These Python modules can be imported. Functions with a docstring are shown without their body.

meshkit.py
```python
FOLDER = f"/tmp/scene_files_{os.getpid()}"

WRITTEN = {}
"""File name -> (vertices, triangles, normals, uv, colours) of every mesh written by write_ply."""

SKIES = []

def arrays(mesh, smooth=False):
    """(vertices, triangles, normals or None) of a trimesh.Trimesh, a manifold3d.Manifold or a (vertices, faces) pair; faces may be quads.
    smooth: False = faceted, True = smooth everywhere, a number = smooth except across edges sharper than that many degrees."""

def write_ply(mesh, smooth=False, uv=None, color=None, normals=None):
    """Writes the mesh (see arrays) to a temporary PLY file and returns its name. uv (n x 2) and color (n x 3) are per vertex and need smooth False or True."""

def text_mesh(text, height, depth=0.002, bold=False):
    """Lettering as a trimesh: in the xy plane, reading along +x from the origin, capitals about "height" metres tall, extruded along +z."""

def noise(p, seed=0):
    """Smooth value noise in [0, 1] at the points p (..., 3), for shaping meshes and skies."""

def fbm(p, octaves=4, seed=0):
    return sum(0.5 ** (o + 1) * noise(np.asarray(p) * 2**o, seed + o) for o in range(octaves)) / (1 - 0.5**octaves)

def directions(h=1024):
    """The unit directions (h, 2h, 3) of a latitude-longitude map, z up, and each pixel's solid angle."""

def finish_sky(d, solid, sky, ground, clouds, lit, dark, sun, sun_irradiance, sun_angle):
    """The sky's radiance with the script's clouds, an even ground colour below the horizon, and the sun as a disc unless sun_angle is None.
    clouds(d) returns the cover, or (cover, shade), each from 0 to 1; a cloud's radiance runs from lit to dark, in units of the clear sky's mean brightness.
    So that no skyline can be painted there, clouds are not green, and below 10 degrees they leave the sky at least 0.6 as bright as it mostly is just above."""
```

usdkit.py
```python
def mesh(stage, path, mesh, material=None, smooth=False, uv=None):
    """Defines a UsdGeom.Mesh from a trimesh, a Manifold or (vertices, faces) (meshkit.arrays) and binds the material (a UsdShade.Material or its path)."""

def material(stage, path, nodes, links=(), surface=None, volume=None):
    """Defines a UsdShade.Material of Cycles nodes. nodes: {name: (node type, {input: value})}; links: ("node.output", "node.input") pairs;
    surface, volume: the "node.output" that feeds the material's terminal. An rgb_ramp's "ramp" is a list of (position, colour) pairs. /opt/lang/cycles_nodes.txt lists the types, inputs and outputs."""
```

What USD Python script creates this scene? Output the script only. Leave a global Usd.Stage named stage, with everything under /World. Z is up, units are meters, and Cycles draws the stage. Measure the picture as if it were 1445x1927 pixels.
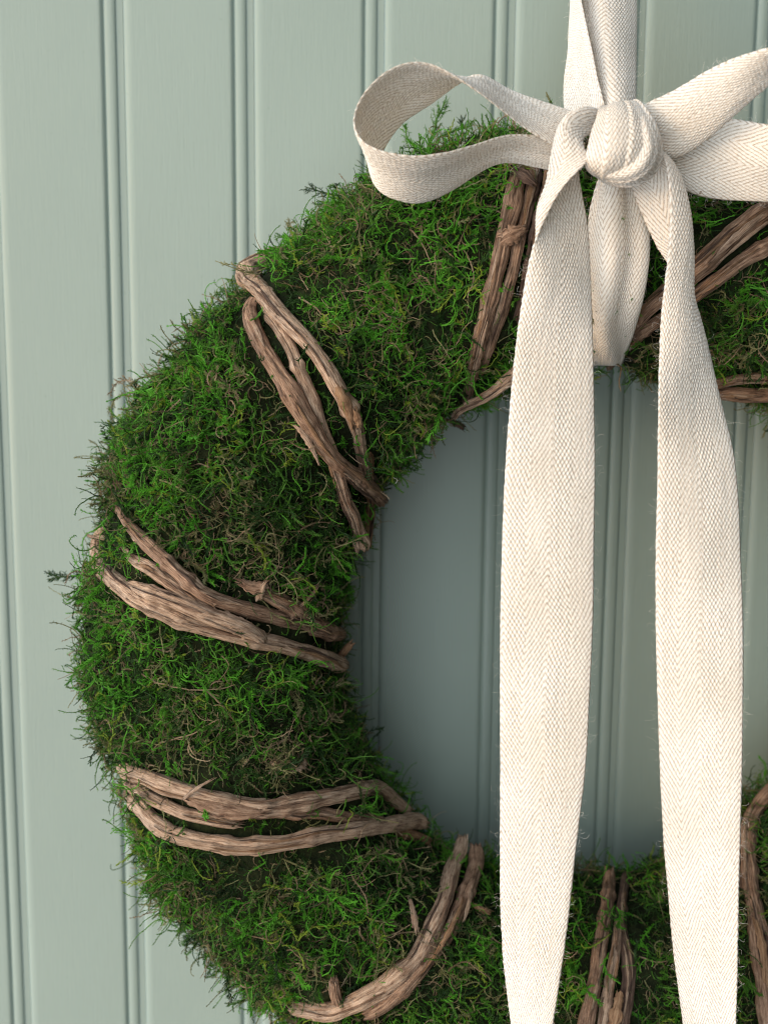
import math, random
import numpy as np
import trimesh
import usdkit
from meshkit import noise, fbm
from pxr import Usd, UsdGeom, UsdLux, UsdShade, Gf, Sdf, Vt

stage = Usd.Stage.CreateInMemory()
UsdGeom.SetStageUpAxis(stage, UsdGeom.Tokens.z)
UsdGeom.SetStageMetersPerUnit(stage, 1.0)
stage.SetDefaultPrim(UsdGeom.Xform.Define(stage, '/World').GetPrim())
UsdGeom.Scope.Define(stage, '/World/Looks')
PI = math.pi
MM = 0.001

# ------------------------------------------------------------------ camera
IMW, IMH, FPX = 1445.0, 1927.0, 2000.0
DIST, PITCH, ROLL = 0.345, math.radians(7.7), math.radians(0.5)
fwd = np.array([0, math.cos(PITCH), -math.sin(PITCH)])
r0 = np.array([1.0, 0, 0])
u0 = np.cross(r0, fwd)
rgt = r0 * math.cos(ROLL) + u0 * math.sin(ROLL)
upv = np.cross(rgt, fwd)
CAM = -fwd * DIST
cam = UsdGeom.Camera.Define(stage, '/World/camera')
m4 = Gf.Matrix4d(*rgt, 0, *upv, 0, *(-fwd), 0, *CAM, 1)
cam.AddTransformOp().Set(m4)
cam.CreateHorizontalApertureAttr(36.0)
cam.CreateFocalLengthAttr(36.0 * FPX / IMW)
cam.CreateClippingRangeAttr((0.01, 100.0))
cam.CreateFStopAttr(20.0)
cam.CreateFocusDistanceAttr(0.262)
EXPOSURE = 0.80
cam.CreateExposureAttr(EXPOSURE)

# ------------------------------------------------------------------ light
SUN_TO = np.array([-0.82, -0.54, 0.14])
SUN_TO /= np.linalg.norm(SUN_TO)
SUN_INT, SUN_ANGLE, SKY = 0.82, 124.0, 0.05
dome = UsdLux.DomeLight.Define(stage, '/World/sky')
sky_mat = usdkit.material(stage, '/World/Looks/sky_air', {
    'sky': ('sky_texture', {'sky_type': 'single_scattering', 'sun_disc': False, 'sun_elevation': math.asin(SUN_TO[2]),
                            'sun_rotation': math.atan2(SUN_TO[0], SUN_TO[1]), 'aerosol_density': 1.0}),
    'bg': ('background_shader', {'strength': SKY})},
    [('sky.color', 'bg.color')], surface='bg.background')
UsdShade.MaterialBindingAPI.Apply(dome.GetPrim()).Bind(sky_mat)
sun = UsdLux.DistantLight.Define(stage, '/World/sun')
sun.CreateIntensityAttr(SUN_INT)
sun.CreateAngleAttr(SUN_ANGLE)
sun.CreateNormalizeAttr(True)
sun.CreateColorAttr(Gf.Vec3f(0.93, 1.0, 1.07))
zx = SUN_TO
xx = np.cross([0, 0, 1.0], zx); xx /= np.linalg.norm(xx)
yx = np.cross(zx, xx)
sun.AddTransformOp().Set(Gf.Matrix4d(*xx, 0, *yx, 0, *zx, 0, 0, 0, 0, 1))

# ------------------------------------------------------------------ helpers
def at(px, py, d):
    """World point seen at photo pixel (px, py), d millimetres in front of the wall."""
    px, py, d = np.broadcast_arrays(np.asarray(px, float), np.asarray(py, float), np.asarray(d, float))
    ray = fwd * FPX + rgt * (px[..., None] - IMW / 2) - upv * (py[..., None] - IMH / 2)
    t = (-d * MM - CAM[1]) / ray[..., 1]
    return CAM + ray * t[..., None]

used = {}
def numbered(parent, name):
    k = used.get((parent, name), 0)
    used[(parent, name)] = k + 1
    return f'{parent}/{name}' if k == 0 else f'{parent}/{name}_{k:03d}'

def data(prim, **kw):
    for k, v in kw.items():
        prim.SetCustomDataByKey(k, v)
    return prim

def obj(name, mesh, material, parent='/World', smooth=True, uv=None, **kw):
    path = numbered(parent, name)
    usdkit.mesh(stage, path, mesh, material, smooth=smooth, uv=uv)
    p = stage.GetPrimAtPath(path)
    data(p, **kw)
    return path

def xform(name, parent='/World', **kw):
    path = numbered(parent, name)
    data(UsdGeom.Xform.Define(stage, path).GetPrim(), **kw)
    return path

def spline(pts, n, alpha=0.5):
    """Catmull-Rom through pts (k, ...) resampled to n samples even in the length of the mean point."""
    from scipy.interpolate import CubicSpline, PchipInterpolator
    pts = np.asarray(pts, float)
    flat = pts.reshape(len(pts), -1)
    mid = pts.reshape(len(pts), -1, pts.shape[-1]).mean(1)
    t = np.concatenate([[0], np.cumsum(np.maximum(np.linalg.norm(np.diff(mid, axis=0), axis=1), 1e-6) ** 0.7)])
    cs = CubicSpline(t, flat)
    tt = np.linspace(0, t[-1], max(400, n * 2))
    fine = cs(tt)
    fm = fine.reshape(len(tt), -1, pts.shape[-1]).mean(1)
    s = np.concatenate([[0], np.cumsum(np.linalg.norm(np.diff(fm, axis=0), axis=1))])
    return cs(np.interp(np.linspace(0, s[-1], n), s, tt)).reshape((n,) + pts.shape[1:]), s[-1]

def tube(P, R, sides=20, uvscale=1000.0, ends=True, disp=None):
    """A tube along points P (n,3) with radii R (n,) ; disp(theta (1,s), v (n,1)) adds to the radius. Returns mesh, uv."""
    P = np.asarray(P, float); n = len(P)
    T = np.gradient(P, axis=0); T /= np.maximum(np.linalg.norm(T, axis=1, keepdims=True), 1e-12)
    N = np.zeros_like(P)
    a = np.cross(T[0], [0.3, 1, 0.2]); N[0] = a / np.linalg.norm(a)
    for i in range(1, n):
        v = N[i - 1] - T[i] * np.dot(N[i - 1], T[i]); N[i] = v / np.linalg.norm(v)
    B = np.cross(T, N)
    th = np.linspace(0, 2 * PI, sides + 1)
    v = np.concatenate([[0], np.cumsum(np.linalg.norm(np.diff(P, axis=0), axis=1))]) * uvscale
    rad = np.broadcast_to(np.asarray(R, float)[:, None], (n, sides + 1)).copy()
    if disp is not None:
        rad = rad + disp(th[None, :], v[:, None])
    V = P[:, None] + rad[..., None] * (np.cos(th)[None, :, None] * N[:, None] + np.sin(th)[None, :, None] * B[:, None])
    V[:, -1] = V[:, 0]
    uv = np.stack(np.broadcast_arrays(th[None, :] / (2 * PI), v[:, None]), -1).reshape(-1, 2)
    idx = np.arange(n * (sides + 1)).reshape(n, sides + 1)
    q = np.stack([idx[:-1, :-1], idx[:-1, 1:], idx[1:, 1:], idx[1:, :-1]], -1).reshape(-1, 4)
    F = np.vstack([q[:, [0, 1, 2]], q[:, [0, 2, 3]]])
    V = V.reshape(-1, 3)
    if ends:
        for row, flip in ((0, True), (n - 1, False)):
            c = len(V)
            V = np.vstack([V, P[row][None]]); uv = np.vstack([uv, [[0.5, v[row]]]])
            r = idx[row]
            f = np.stack([np.full(sides, c), r[:-1], r[1:]], 1)
            F = np.vstack([F, f[:, ::-1] if flip else f])
    return (V, F), uv

# ------------------------------------------------------------------ materials
def mat(name, nodes, links, surface='p.BSDF'):
    return usdkit.material(stage, f'/World/Looks/{name}', nodes, links, surface=surface)

paint = mat('sage_paint', {
    'geo': ('geometry', {}),
    'mp': ('mapping', {'scale': (1400, 1400, 90)}),
    'grain': ('noise_texture', {'scale': 1.0, 'detail': 4.0, 'roughness': 0.6}),
    'mp2': ('mapping', {'scale': (14, 14, 9)}),
    'cloud': ('noise_texture', {'scale': 1.0, 'detail': 5.0, 'roughness': 0.6}),
    'fine': ('noise_texture', {'scale': 2600.0, 'detail': 2.0}),
    'ramp': ('rgb_ramp', {'ramp': [(0.3, (0.220, 0.276, 0.240)), (0.7, (0.239, 0.297, 0.258))]}),
    'speck': ('noise_texture', {'scale': 420.0, 'detail': 3.0, 'roughness': 0.7}),
    'sramp': ('rgb_ramp', {'ramp': [(0.0, (0.72, 0.76, 0.72)), (0.27, (0.88, 0.91, 0.88)), (0.34, (1, 1, 1))]}),
    'mul': ('mix', {'mix_type': 'multiply', 'fac': 1.0}),
    'add': ('math', {'math_type': 'multiply_add', 'value2': 0.25}),
    'bump': ('bump', {'strength': 0.65, 'distance': 0.0001}),
    'p': ('principled_bsdf', {'roughness': 0.42, 'specular_ior_level': 0.4})},
    [('geo.position', 'mp.vector'), ('mp.vector', 'grain.vector'), ('geo.position', 'mp2.vector'), ('mp2.vector', 'cloud.vector'),
     ('geo.position', 'fine.vector'), ('geo.position', 'speck.vector'), ('cloud.fac', 'ramp.fac'), ('speck.fac', 'sramp.fac'),
     ('ramp.color', 'mul.color1'), ('sramp.color', 'mul.color2'), ('mul.color', 'p.base_color'),
     ('fine.fac', 'add.value1'), ('grain.fac', 'add.value3'), ('add.value', 'bump.height'), ('bump.normal', 'p.normal')])

def moss_mat(name, dark, light, trans=0.25):
    return mat(name, {
        'geo': ('geometry', {}),
        'n': ('noise_texture', {'scale': 60.0, 'detail': 4.0, 'roughness': 0.65}),
        'ramp': ('rgb_ramp', {'ramp': [(0.32, dark), (0.68, light)]}),
        'p': ('principled_bsdf', {'roughness': 0.6, 'specular_ior_level': 0.25}),
        't': ('translucent_bsdf', {}),
        'mixs': ('mix_closure', {'fac': trans})},
        [('geo.position', 'n.vector'), ('n.fac', 'ramp.fac'), ('ramp.color', 'p.base_color'), ('ramp.color', 't.color'),
         ('p.BSDF', 'mixs.closure1'), ('t.BSDF', 'mixs.closure2')], surface='mixs.closure')
MOSS = [moss_mat('moss_deep_green', (0.010, 0.028, 0.006), (0.032, 0.085, 0.014), 0.3),
        moss_mat('moss_green', (0.038, 0.105, 0.012), (0.085, 0.230, 0.022), 0.3),
        moss_mat('moss_vivid_green', (0.050, 0.205, 0.012), (0.120, 0.390, 0.028), 0.35),
        moss_mat('moss_yellow_green', (0.140, 0.210, 0.020), (0.260, 0.350, 0.040), 0.35),
        moss_mat('moss_olive', (0.085, 0.088, 0.030), (0.240, 0.230, 0.105), 0.25),
        moss_mat('moss_brown', (0.090, 0.058, 0.030), (0.280, 0.205, 0.125), 0.1)]
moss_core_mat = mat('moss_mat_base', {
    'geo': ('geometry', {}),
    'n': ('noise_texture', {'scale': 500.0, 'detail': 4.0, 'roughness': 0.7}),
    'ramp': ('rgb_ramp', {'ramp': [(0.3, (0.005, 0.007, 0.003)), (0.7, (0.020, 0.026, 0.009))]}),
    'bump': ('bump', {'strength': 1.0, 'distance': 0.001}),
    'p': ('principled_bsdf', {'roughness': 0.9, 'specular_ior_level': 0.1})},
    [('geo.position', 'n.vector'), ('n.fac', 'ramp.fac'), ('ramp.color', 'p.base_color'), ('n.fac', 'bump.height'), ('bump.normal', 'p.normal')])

def bark_mat(name, dark, mid, light):
    return mat(name, {
        'uv': ('texture_coordinate', {}), 'geo': ('geometry', {}),
        'mp': ('mapping', {'scale': (26.0, 0.16, 1.0)}),
        'streak': ('noise_texture', {'scale': 1.0, 'detail': 6.0, 'roughness': 0.78}),
        'mp2': ('mapping', {'scale': (60.0, 0.5, 1.0)}),
        'fibre': ('noise_texture', {'scale': 1.0, 'detail': 3.0, 'roughness': 0.6}),
        'mott': ('noise_texture', {'scale': 260.0, 'detail': 4.0, 'roughness': 0.65}),
        'ramp': ('rgb_ramp', {'ramp': [(0.37, dark), (0.475, mid), (0.62, light)]}),
        'mramp': ('rgb_ramp', {'ramp': [(0.28, (0.55, 0.48, 0.44)), (0.5, (1, 1, 1)), (0.75, (1.15, 1.12, 1.1))]}),
        'mul': ('mix', {'mix_type': 'multiply', 'fac': 1.0}),
        'hadd': ('math', {'math_type': 'add'}),
        'bump': ('bump', {'strength': 0.9, 'distance': 0.0006}),
        'p': ('principled_bsdf', {'roughness': 0.72, 'specular_ior_level': 0.25})},
        [('uv.UV', 'mp.vector'), ('mp.vector', 'streak.vector'), ('uv.UV', 'mp2.vector'), ('mp2.vector', 'fibre.vector'), ('geo.position', 'mott.vector'),
         ('streak.fac', 'ramp.fac'), ('mott.fac', 'mramp.fac'), ('ramp.color', 'mul.color1'), ('mramp.color', 'mul.color2'), ('mul.color', 'p.base_color'),
         ('streak.fac', 'hadd.value1'), ('fibre.fac', 'hadd.value2'), ('hadd.value', 'bump.height'), ('bump.normal', 'p.normal')])
BARK = {'tan': bark_mat('bark_tan', (0.10, 0.055, 0.034), (0.37, 0.245, 0.165), (0.57, 0.42, 0.305)),
        'brown': bark_mat('bark_brown', (0.055, 0.029, 0.018), (0.23, 0.135, 0.085), (0.42, 0.28, 0.19)),
        'dark': bark_mat('bark_dark', (0.035, 0.020, 0.015), (0.095, 0.055, 0.038), (0.19, 0.125, 0.09)),
        'orange': bark_mat('bark_orange', (0.12, 0.06, 0.03), (0.27, 0.15, 0.08), (0.42, 0.27, 0.16))}

RW = 21.5          # ribbon width, mm
WALE, SLOPE = 1.75, 1.7
cotton = mat('cotton_twill', {
    'tc': ('texture_coordinate', {}), 'sep': ('separate_xyz', {}), 'geo': ('geometry', {}),
    'pp': ('math', {'math_type': 'pingpong', 'value2': RW / 4}),
    'sl': ('math', {'math_type': 'multiply', 'value2': -SLOPE}),
    'ph': ('math', {'math_type': 'add'}),
    'om': ('math', {'math_type': 'multiply', 'value2': 2 * PI / WALE}),
    'co': ('math', {'math_type': 'cosine'}),
    'vo': ('math', {'math_type': 'multiply', 'value2': 2 * PI / 0.62}),
    'vs': ('math', {'math_type': 'cosine'}),
    'uo': ('math', {'math_type': 'multiply', 'value2': 2 * PI / 0.515}),
    'us': ('math', {'math_type': 'cosine'}),
    'uvm': ('math', {'math_type': 'multiply'}),
    'h1': ('math', {'math_type': 'multiply_add', 'value2': 0.4}),
    'r': ('map_range', {'from_min': -1.0, 'from_max': 0.55, 'to_min': 0.0, 'to_max': 1.0, 'clamp': True}),
    'jit': ('noise_texture', {'scale': 1500.0, 'detail': 2.0}),
    'jr': ('map_range', {'from_min': 0.3, 'from_max': 0.7, 'to_min': -0.38, 'to_max': 0.38, 'clamp': True}),
    'ja': ('math', {'math_type': 'add'}),
    'ramp': ('rgb_ramp', {'ramp': [(0.0, (0.55, 0.46, 0.375)), (0.34, (0.86, 0.795, 0.705)), (1.0, (0.93, 0.885, 0.82))]}),
    'spk': ('voronoi_texture', {'scale': 420.0, 'randomness': 1.0}),
    'spn': ('noise_texture', {'scale': 90.0, 'detail': 1.0}),
    'spr': ('map_range', {'from_min': 0.50, 'from_max': 0.62, 'to_min': 0.0, 'to_max': 0.075, 'clamp': True}),
    'lt': ('math', {'math_type': 'less_than'}),
    'spc': ('mix', {'mix_type': 'mix', 'color2': (0.28, 0.18, 0.11)}),
    'tone': ('noise_texture', {'scale': 55.0, 'detail': 3.0}),
    'tr': ('rgb_ramp', {'ramp': [(0.3, (0.93, 0.91, 0.88)), (0.7, (1.0, 1.0, 1.0))]}),
    'mul': ('mix', {'mix_type': 'multiply', 'fac': 1.0}),
    'fz': ('noise_texture', {'scale': 4200.0, 'detail': 2.0}),
    'hb': ('math', {'math_type': 'multiply_add', 'value2': 0.8}),
    'bump': ('bump', {'strength': 0.5, 'distance': 0.00012}),
    'p': ('principled_bsdf', {'roughness': 0.85, 'specular_ior_level': 0.15, 'sheen_weight': 0.15, 'sheen_roughness': 0.5}),
    't': ('translucent_bsdf', {}), 'mx': ('mix_closure', {'fac': 0.27})},
    [('tc.UV', 'sep.vector'), ('sep.x', 'pp.value1'), ('pp.value', 'sl.value1'), ('sl.value', 'ph.value1'), ('sep.y', 'ph.value2'),
     ('ph.value', 'om.value1'), ('om.value', 'co.value1'), ('sep.y', 'vo.value1'), ('vo.value', 'vs.value1'), ('sep.x', 'uo.value1'), ('uo.value', 'us.value1'),
     ('vs.value', 'uvm.value1'), ('us.value', 'uvm.value2'), ('uvm.value', 'h1.value1'), ('co.value', 'h1.value3'), ('geo.position', 'jit.vector'), ('jit.fac', 'jr.value'),
     ('h1.value', 'ja.value1'), ('jr.result', 'ja.value2'), ('ja.value', 'r.value'), ('r.result', 'ramp.fac'),
     ('geo.position', 'spk.vector'), ('geo.position', 'spn.vector'), ('spn.fac', 'spr.value'), ('spk.distance', 'lt.value1'), ('spr.result', 'lt.value2'),
     ('geo.position', 'tone.vector'), ('tone.fac', 'tr.fac'), ('ramp.color', 'mul.color1'), ('tr.color', 'mul.color2'),
     ('mul.color', 'spc.color1'), ('lt.value', 'spc.fac'), ('spc.color', 'p.base_color'), ('spc.color', 't.color'),
     ('geo.position', 'fz.vector'), ('fz.fac', 'hb.value1'), ('ja.value', 'hb.value3'), ('hb.value', 'bump.height'), ('bump.normal', 'p.normal'),
     ('p.BSDF', 'mx.closure1'), ('t.BSDF', 'mx.closure2')], surface='mx.closure')

# ------------------------------------------------------------------ wall of beaded boards
wall = xform('wall', kind='structure', label='sage green painted wall of vertical beaded boards behind the wreath', category='wall')
PITCH_MM = 40.0
groove0 = at(12 + 8, 963, 0)[0] * 1000
def board_profile():
    """(x, depth) in mm across one board, from its left rounded edge to the far side of the bead at its right."""
    pts = [(0.05, -2.2), (0.05, -0.85), (0.4, -0.52), (1.0, -0.24), (1.7, -0.07), (2.6, 0.0)]
    pts += [(x, 0.0) for x in np.linspace(3, PITCH_MM - 8.2, 6)]
    b = PITCH_MM - 7.4
    pts += [(b, 0.0), (b + 0.45, -0.08), (b + 0.9, -0.32), (b + 1.2, -0.66), (b + 1.5, -0.80)]
    for a in np.linspace(PI, 0, 11):
        pts.append((b + 3.4 + 1.85 * math.cos(a), -0.80 + 0.68 * math.sin(a)))
    pts += [(b + 5.7, -0.84), (PITCH_MM - 0.05, -0.88), (PITCH_MM - 0.05, -2.2)]
    return np.array(pts)
prof = board_profile()
zs = np.linspace(-0.30, 0.34, 40)
brng = np.random.default_rng(5)
for k in range(-2, 8):
    x0 = groove0 + k * PITCH_MM
    off = brng.normal(0, 0.06)
    V = np.zeros((len(zs), len(prof), 3))
    V[..., 0] = (x0 + prof[:, 0])[None] * MM
    V[..., 1] = -(prof[:, 1] + off)[None] * MM
    V[..., 2] = zs[:, None]
    V[..., 1] += (fbm(np.stack([V[..., 0] * 30, V[..., 2] * 25, V[..., 0] * 0 + k], -1), 2, 3) - 0.5) * 0.00018
    idx = np.arange(V.shape[0] * V.shape[1]).reshape(V.shape[:2])
    F = np.stack([idx[:-1, :-1], idx[:-1, 1:], idx[1:, 1:], idx[1:, :-1]], -1).reshape(-1, 4)
    obj('board', (V.reshape(-1, 3), F), paint, wall, smooth=35)

# ------------------------------------------------------------------ wreath body
OUT_PX = [(690, 340), (560, 440), (440, 545), (360, 620), (310, 690), (240, 770), (205, 880), (185, 1000), (162, 1090), (155, 1200), (165, 1290), (205, 1380),
          (235, 1460), (268, 1580), (335, 1700), (425, 1800), (500, 1865), (570, 1905), (800, 2040), (1150, 2110), (1500, 2040), (1800, 1850), (2060, 1500), (2140, 1170),
          (2060, 820), (1850, 560), (1600, 380), (1400, 275), (1150, 238), (930, 250), (800, 285)]
IN_PX = [(1445, 752), (1350, 728), (1200, 712), (1060, 700), (960, 735), (870, 775), (790, 840), (738, 890), (712, 960), (685, 1020), (658, 1090), (648, 1180), (645, 1260),
         (655, 1330), (695, 1400), (740, 1480), (790, 1560), (835, 1600), (900, 1622), (960, 1645), (1100, 1655), (1220, 1645), (1320, 1590), (1400, 1530), (1500, 1430),
         (1610, 1280), (1640, 1165), (1600, 1000), (1530, 850)]
D0, DH = 37.0, 35.0
RC = at(1150, 1170, D0)
def polar(pxs):
    p = np.array(pxs, float)
    W = at(p[:, 0], p[:, 1], D0)
    x, z = W[:, 0] - RC[0], W[:, 2] - RC[2]
    a, r = np.arctan2(z, x), np.hypot(x, z)
    o = np.argsort(a)
    return a[o], r[o]
AO, RO = polar(OUT_PX)
AI, RI = polar(IN_PX)
def r_out(a): return np.interp((np.asarray(a) + PI) % (2 * PI) - PI, AO, RO, period=2 * PI) - 3.3 * MM
def r_in(a): return np.interp((np.asarray(a) + PI) % (2 * PI) - PI, AI, RI, period=2 * PI) + 2.4 * MM
def lump(a, b):
    """Lumps of the moss body (metres) at ring angle a and section angle b (0 = front)."""
    q = np.stack(np.broadcast_arrays(np.cos(a) * 6 + 20, np.sin(a) * 6 + 20, b * 1.7 + 9), -1)
    return (fbm(q, 3, 11) - 0.5) * 8.5 * MM
def core(a, b, extra=0.0):
    """Point on the moss body: a ring angle, b section angle, 0 in front, positive outwards."""
    a, b = np.broadcast_arrays(np.asarray(a, float), np.asarray(b, float))
    ro, ri = r_out(a), r_in(a)
    rm, hw = (ro + ri) / 2, (ro - ri) / 2
    l = lump(a, b) * np.clip(np.cos(b) + 0.3, 0, 1) + extra
    r = rm + (hw + l) * np.sign(np.sin(b)) * np.abs(np.sin(b)) ** 0.92
    d = D0 * MM + (DH * MM + l) * np.sign(np.cos(b)) * np.abs(np.cos(b)) ** 0.92
    return np.stack([RC[0] + r * np.cos(a), -d, RC[2] + r * np.sin(a)], -1)
def core_normal(a, b):
    e = 0.01
    t1 = core(a + e, b) - core(a - e, b)
    t2 = core(a, b + 0.04) - core(a, b - 0.04)
    n = np.cross(t1, t2); n /= np.linalg.norm(n, axis=-1, keepdims=True)
    c = core(a, b); rm = (r_out(a) + r_in(a)) / 2
    ctr = np.stack([RC[0] + rm * np.cos(a), np.full_like(rm, -D0 * MM), RC[2] + rm * np.sin(a)], -1)
    s = np.sign(np.sum(n * (c - ctr), -1, keepdims=True))
    return n * s
def surf(px, py):
    """Depth (mm) of the moss body's front at a pixel, and how far across its section (-1 to 1)."""
    px, py = np.asarray(px, float), np.asarray(py, float)
    d = np.full(px.shape, 60.0)
    for _ in range(14):
        W = at(px, py, d)
        x, z = W[..., 0] - RC[0], W[..., 2] - RC[2]
        a, r = np.arctan2(z, x), np.hypot(x, z)
        ro, ri = r_out(a), r_in(a)
        s = (r - (ro + ri) / 2) / ((ro - ri) / 2)
        nd = D0 + DH * np.sqrt(np.clip(1 - s * s, 0, 1))
        d = 0.5 * d + 0.5 * nd
    return d, s

wreath = xform('moss_wreath', label='round green moss wreath wound with brown vines against sage boards', category='wreath')
na, nb = 360, 72
A, Bn = np.meshgrid(np.linspace(-PI, PI, na, endpoint=False), np.linspace(-PI, PI, nb, endpoint=False), indexing='ij')
Vc = core(A, Bn, -0.6 * MM)
Vc[..., 1] = np.minimum(Vc[..., 1], -1.0 * MM)
Vc += (fbm(Vc * 260, 2, 4)[..., None] - 0.5) * 2.0 * MM * core_normal(A, Bn)
idx = np.arange(na * nb).reshape(na, nb)
F = np.stack([idx, np.roll(idx, -1, 0), np.roll(np.roll(idx, -1, 0), -1, 1), np.roll(idx, -1, 1)], -1).reshape(-1, 4)
obj('moss_body', (Vc.reshape(-1, 3), F), moss_core_mat, wreath)

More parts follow.
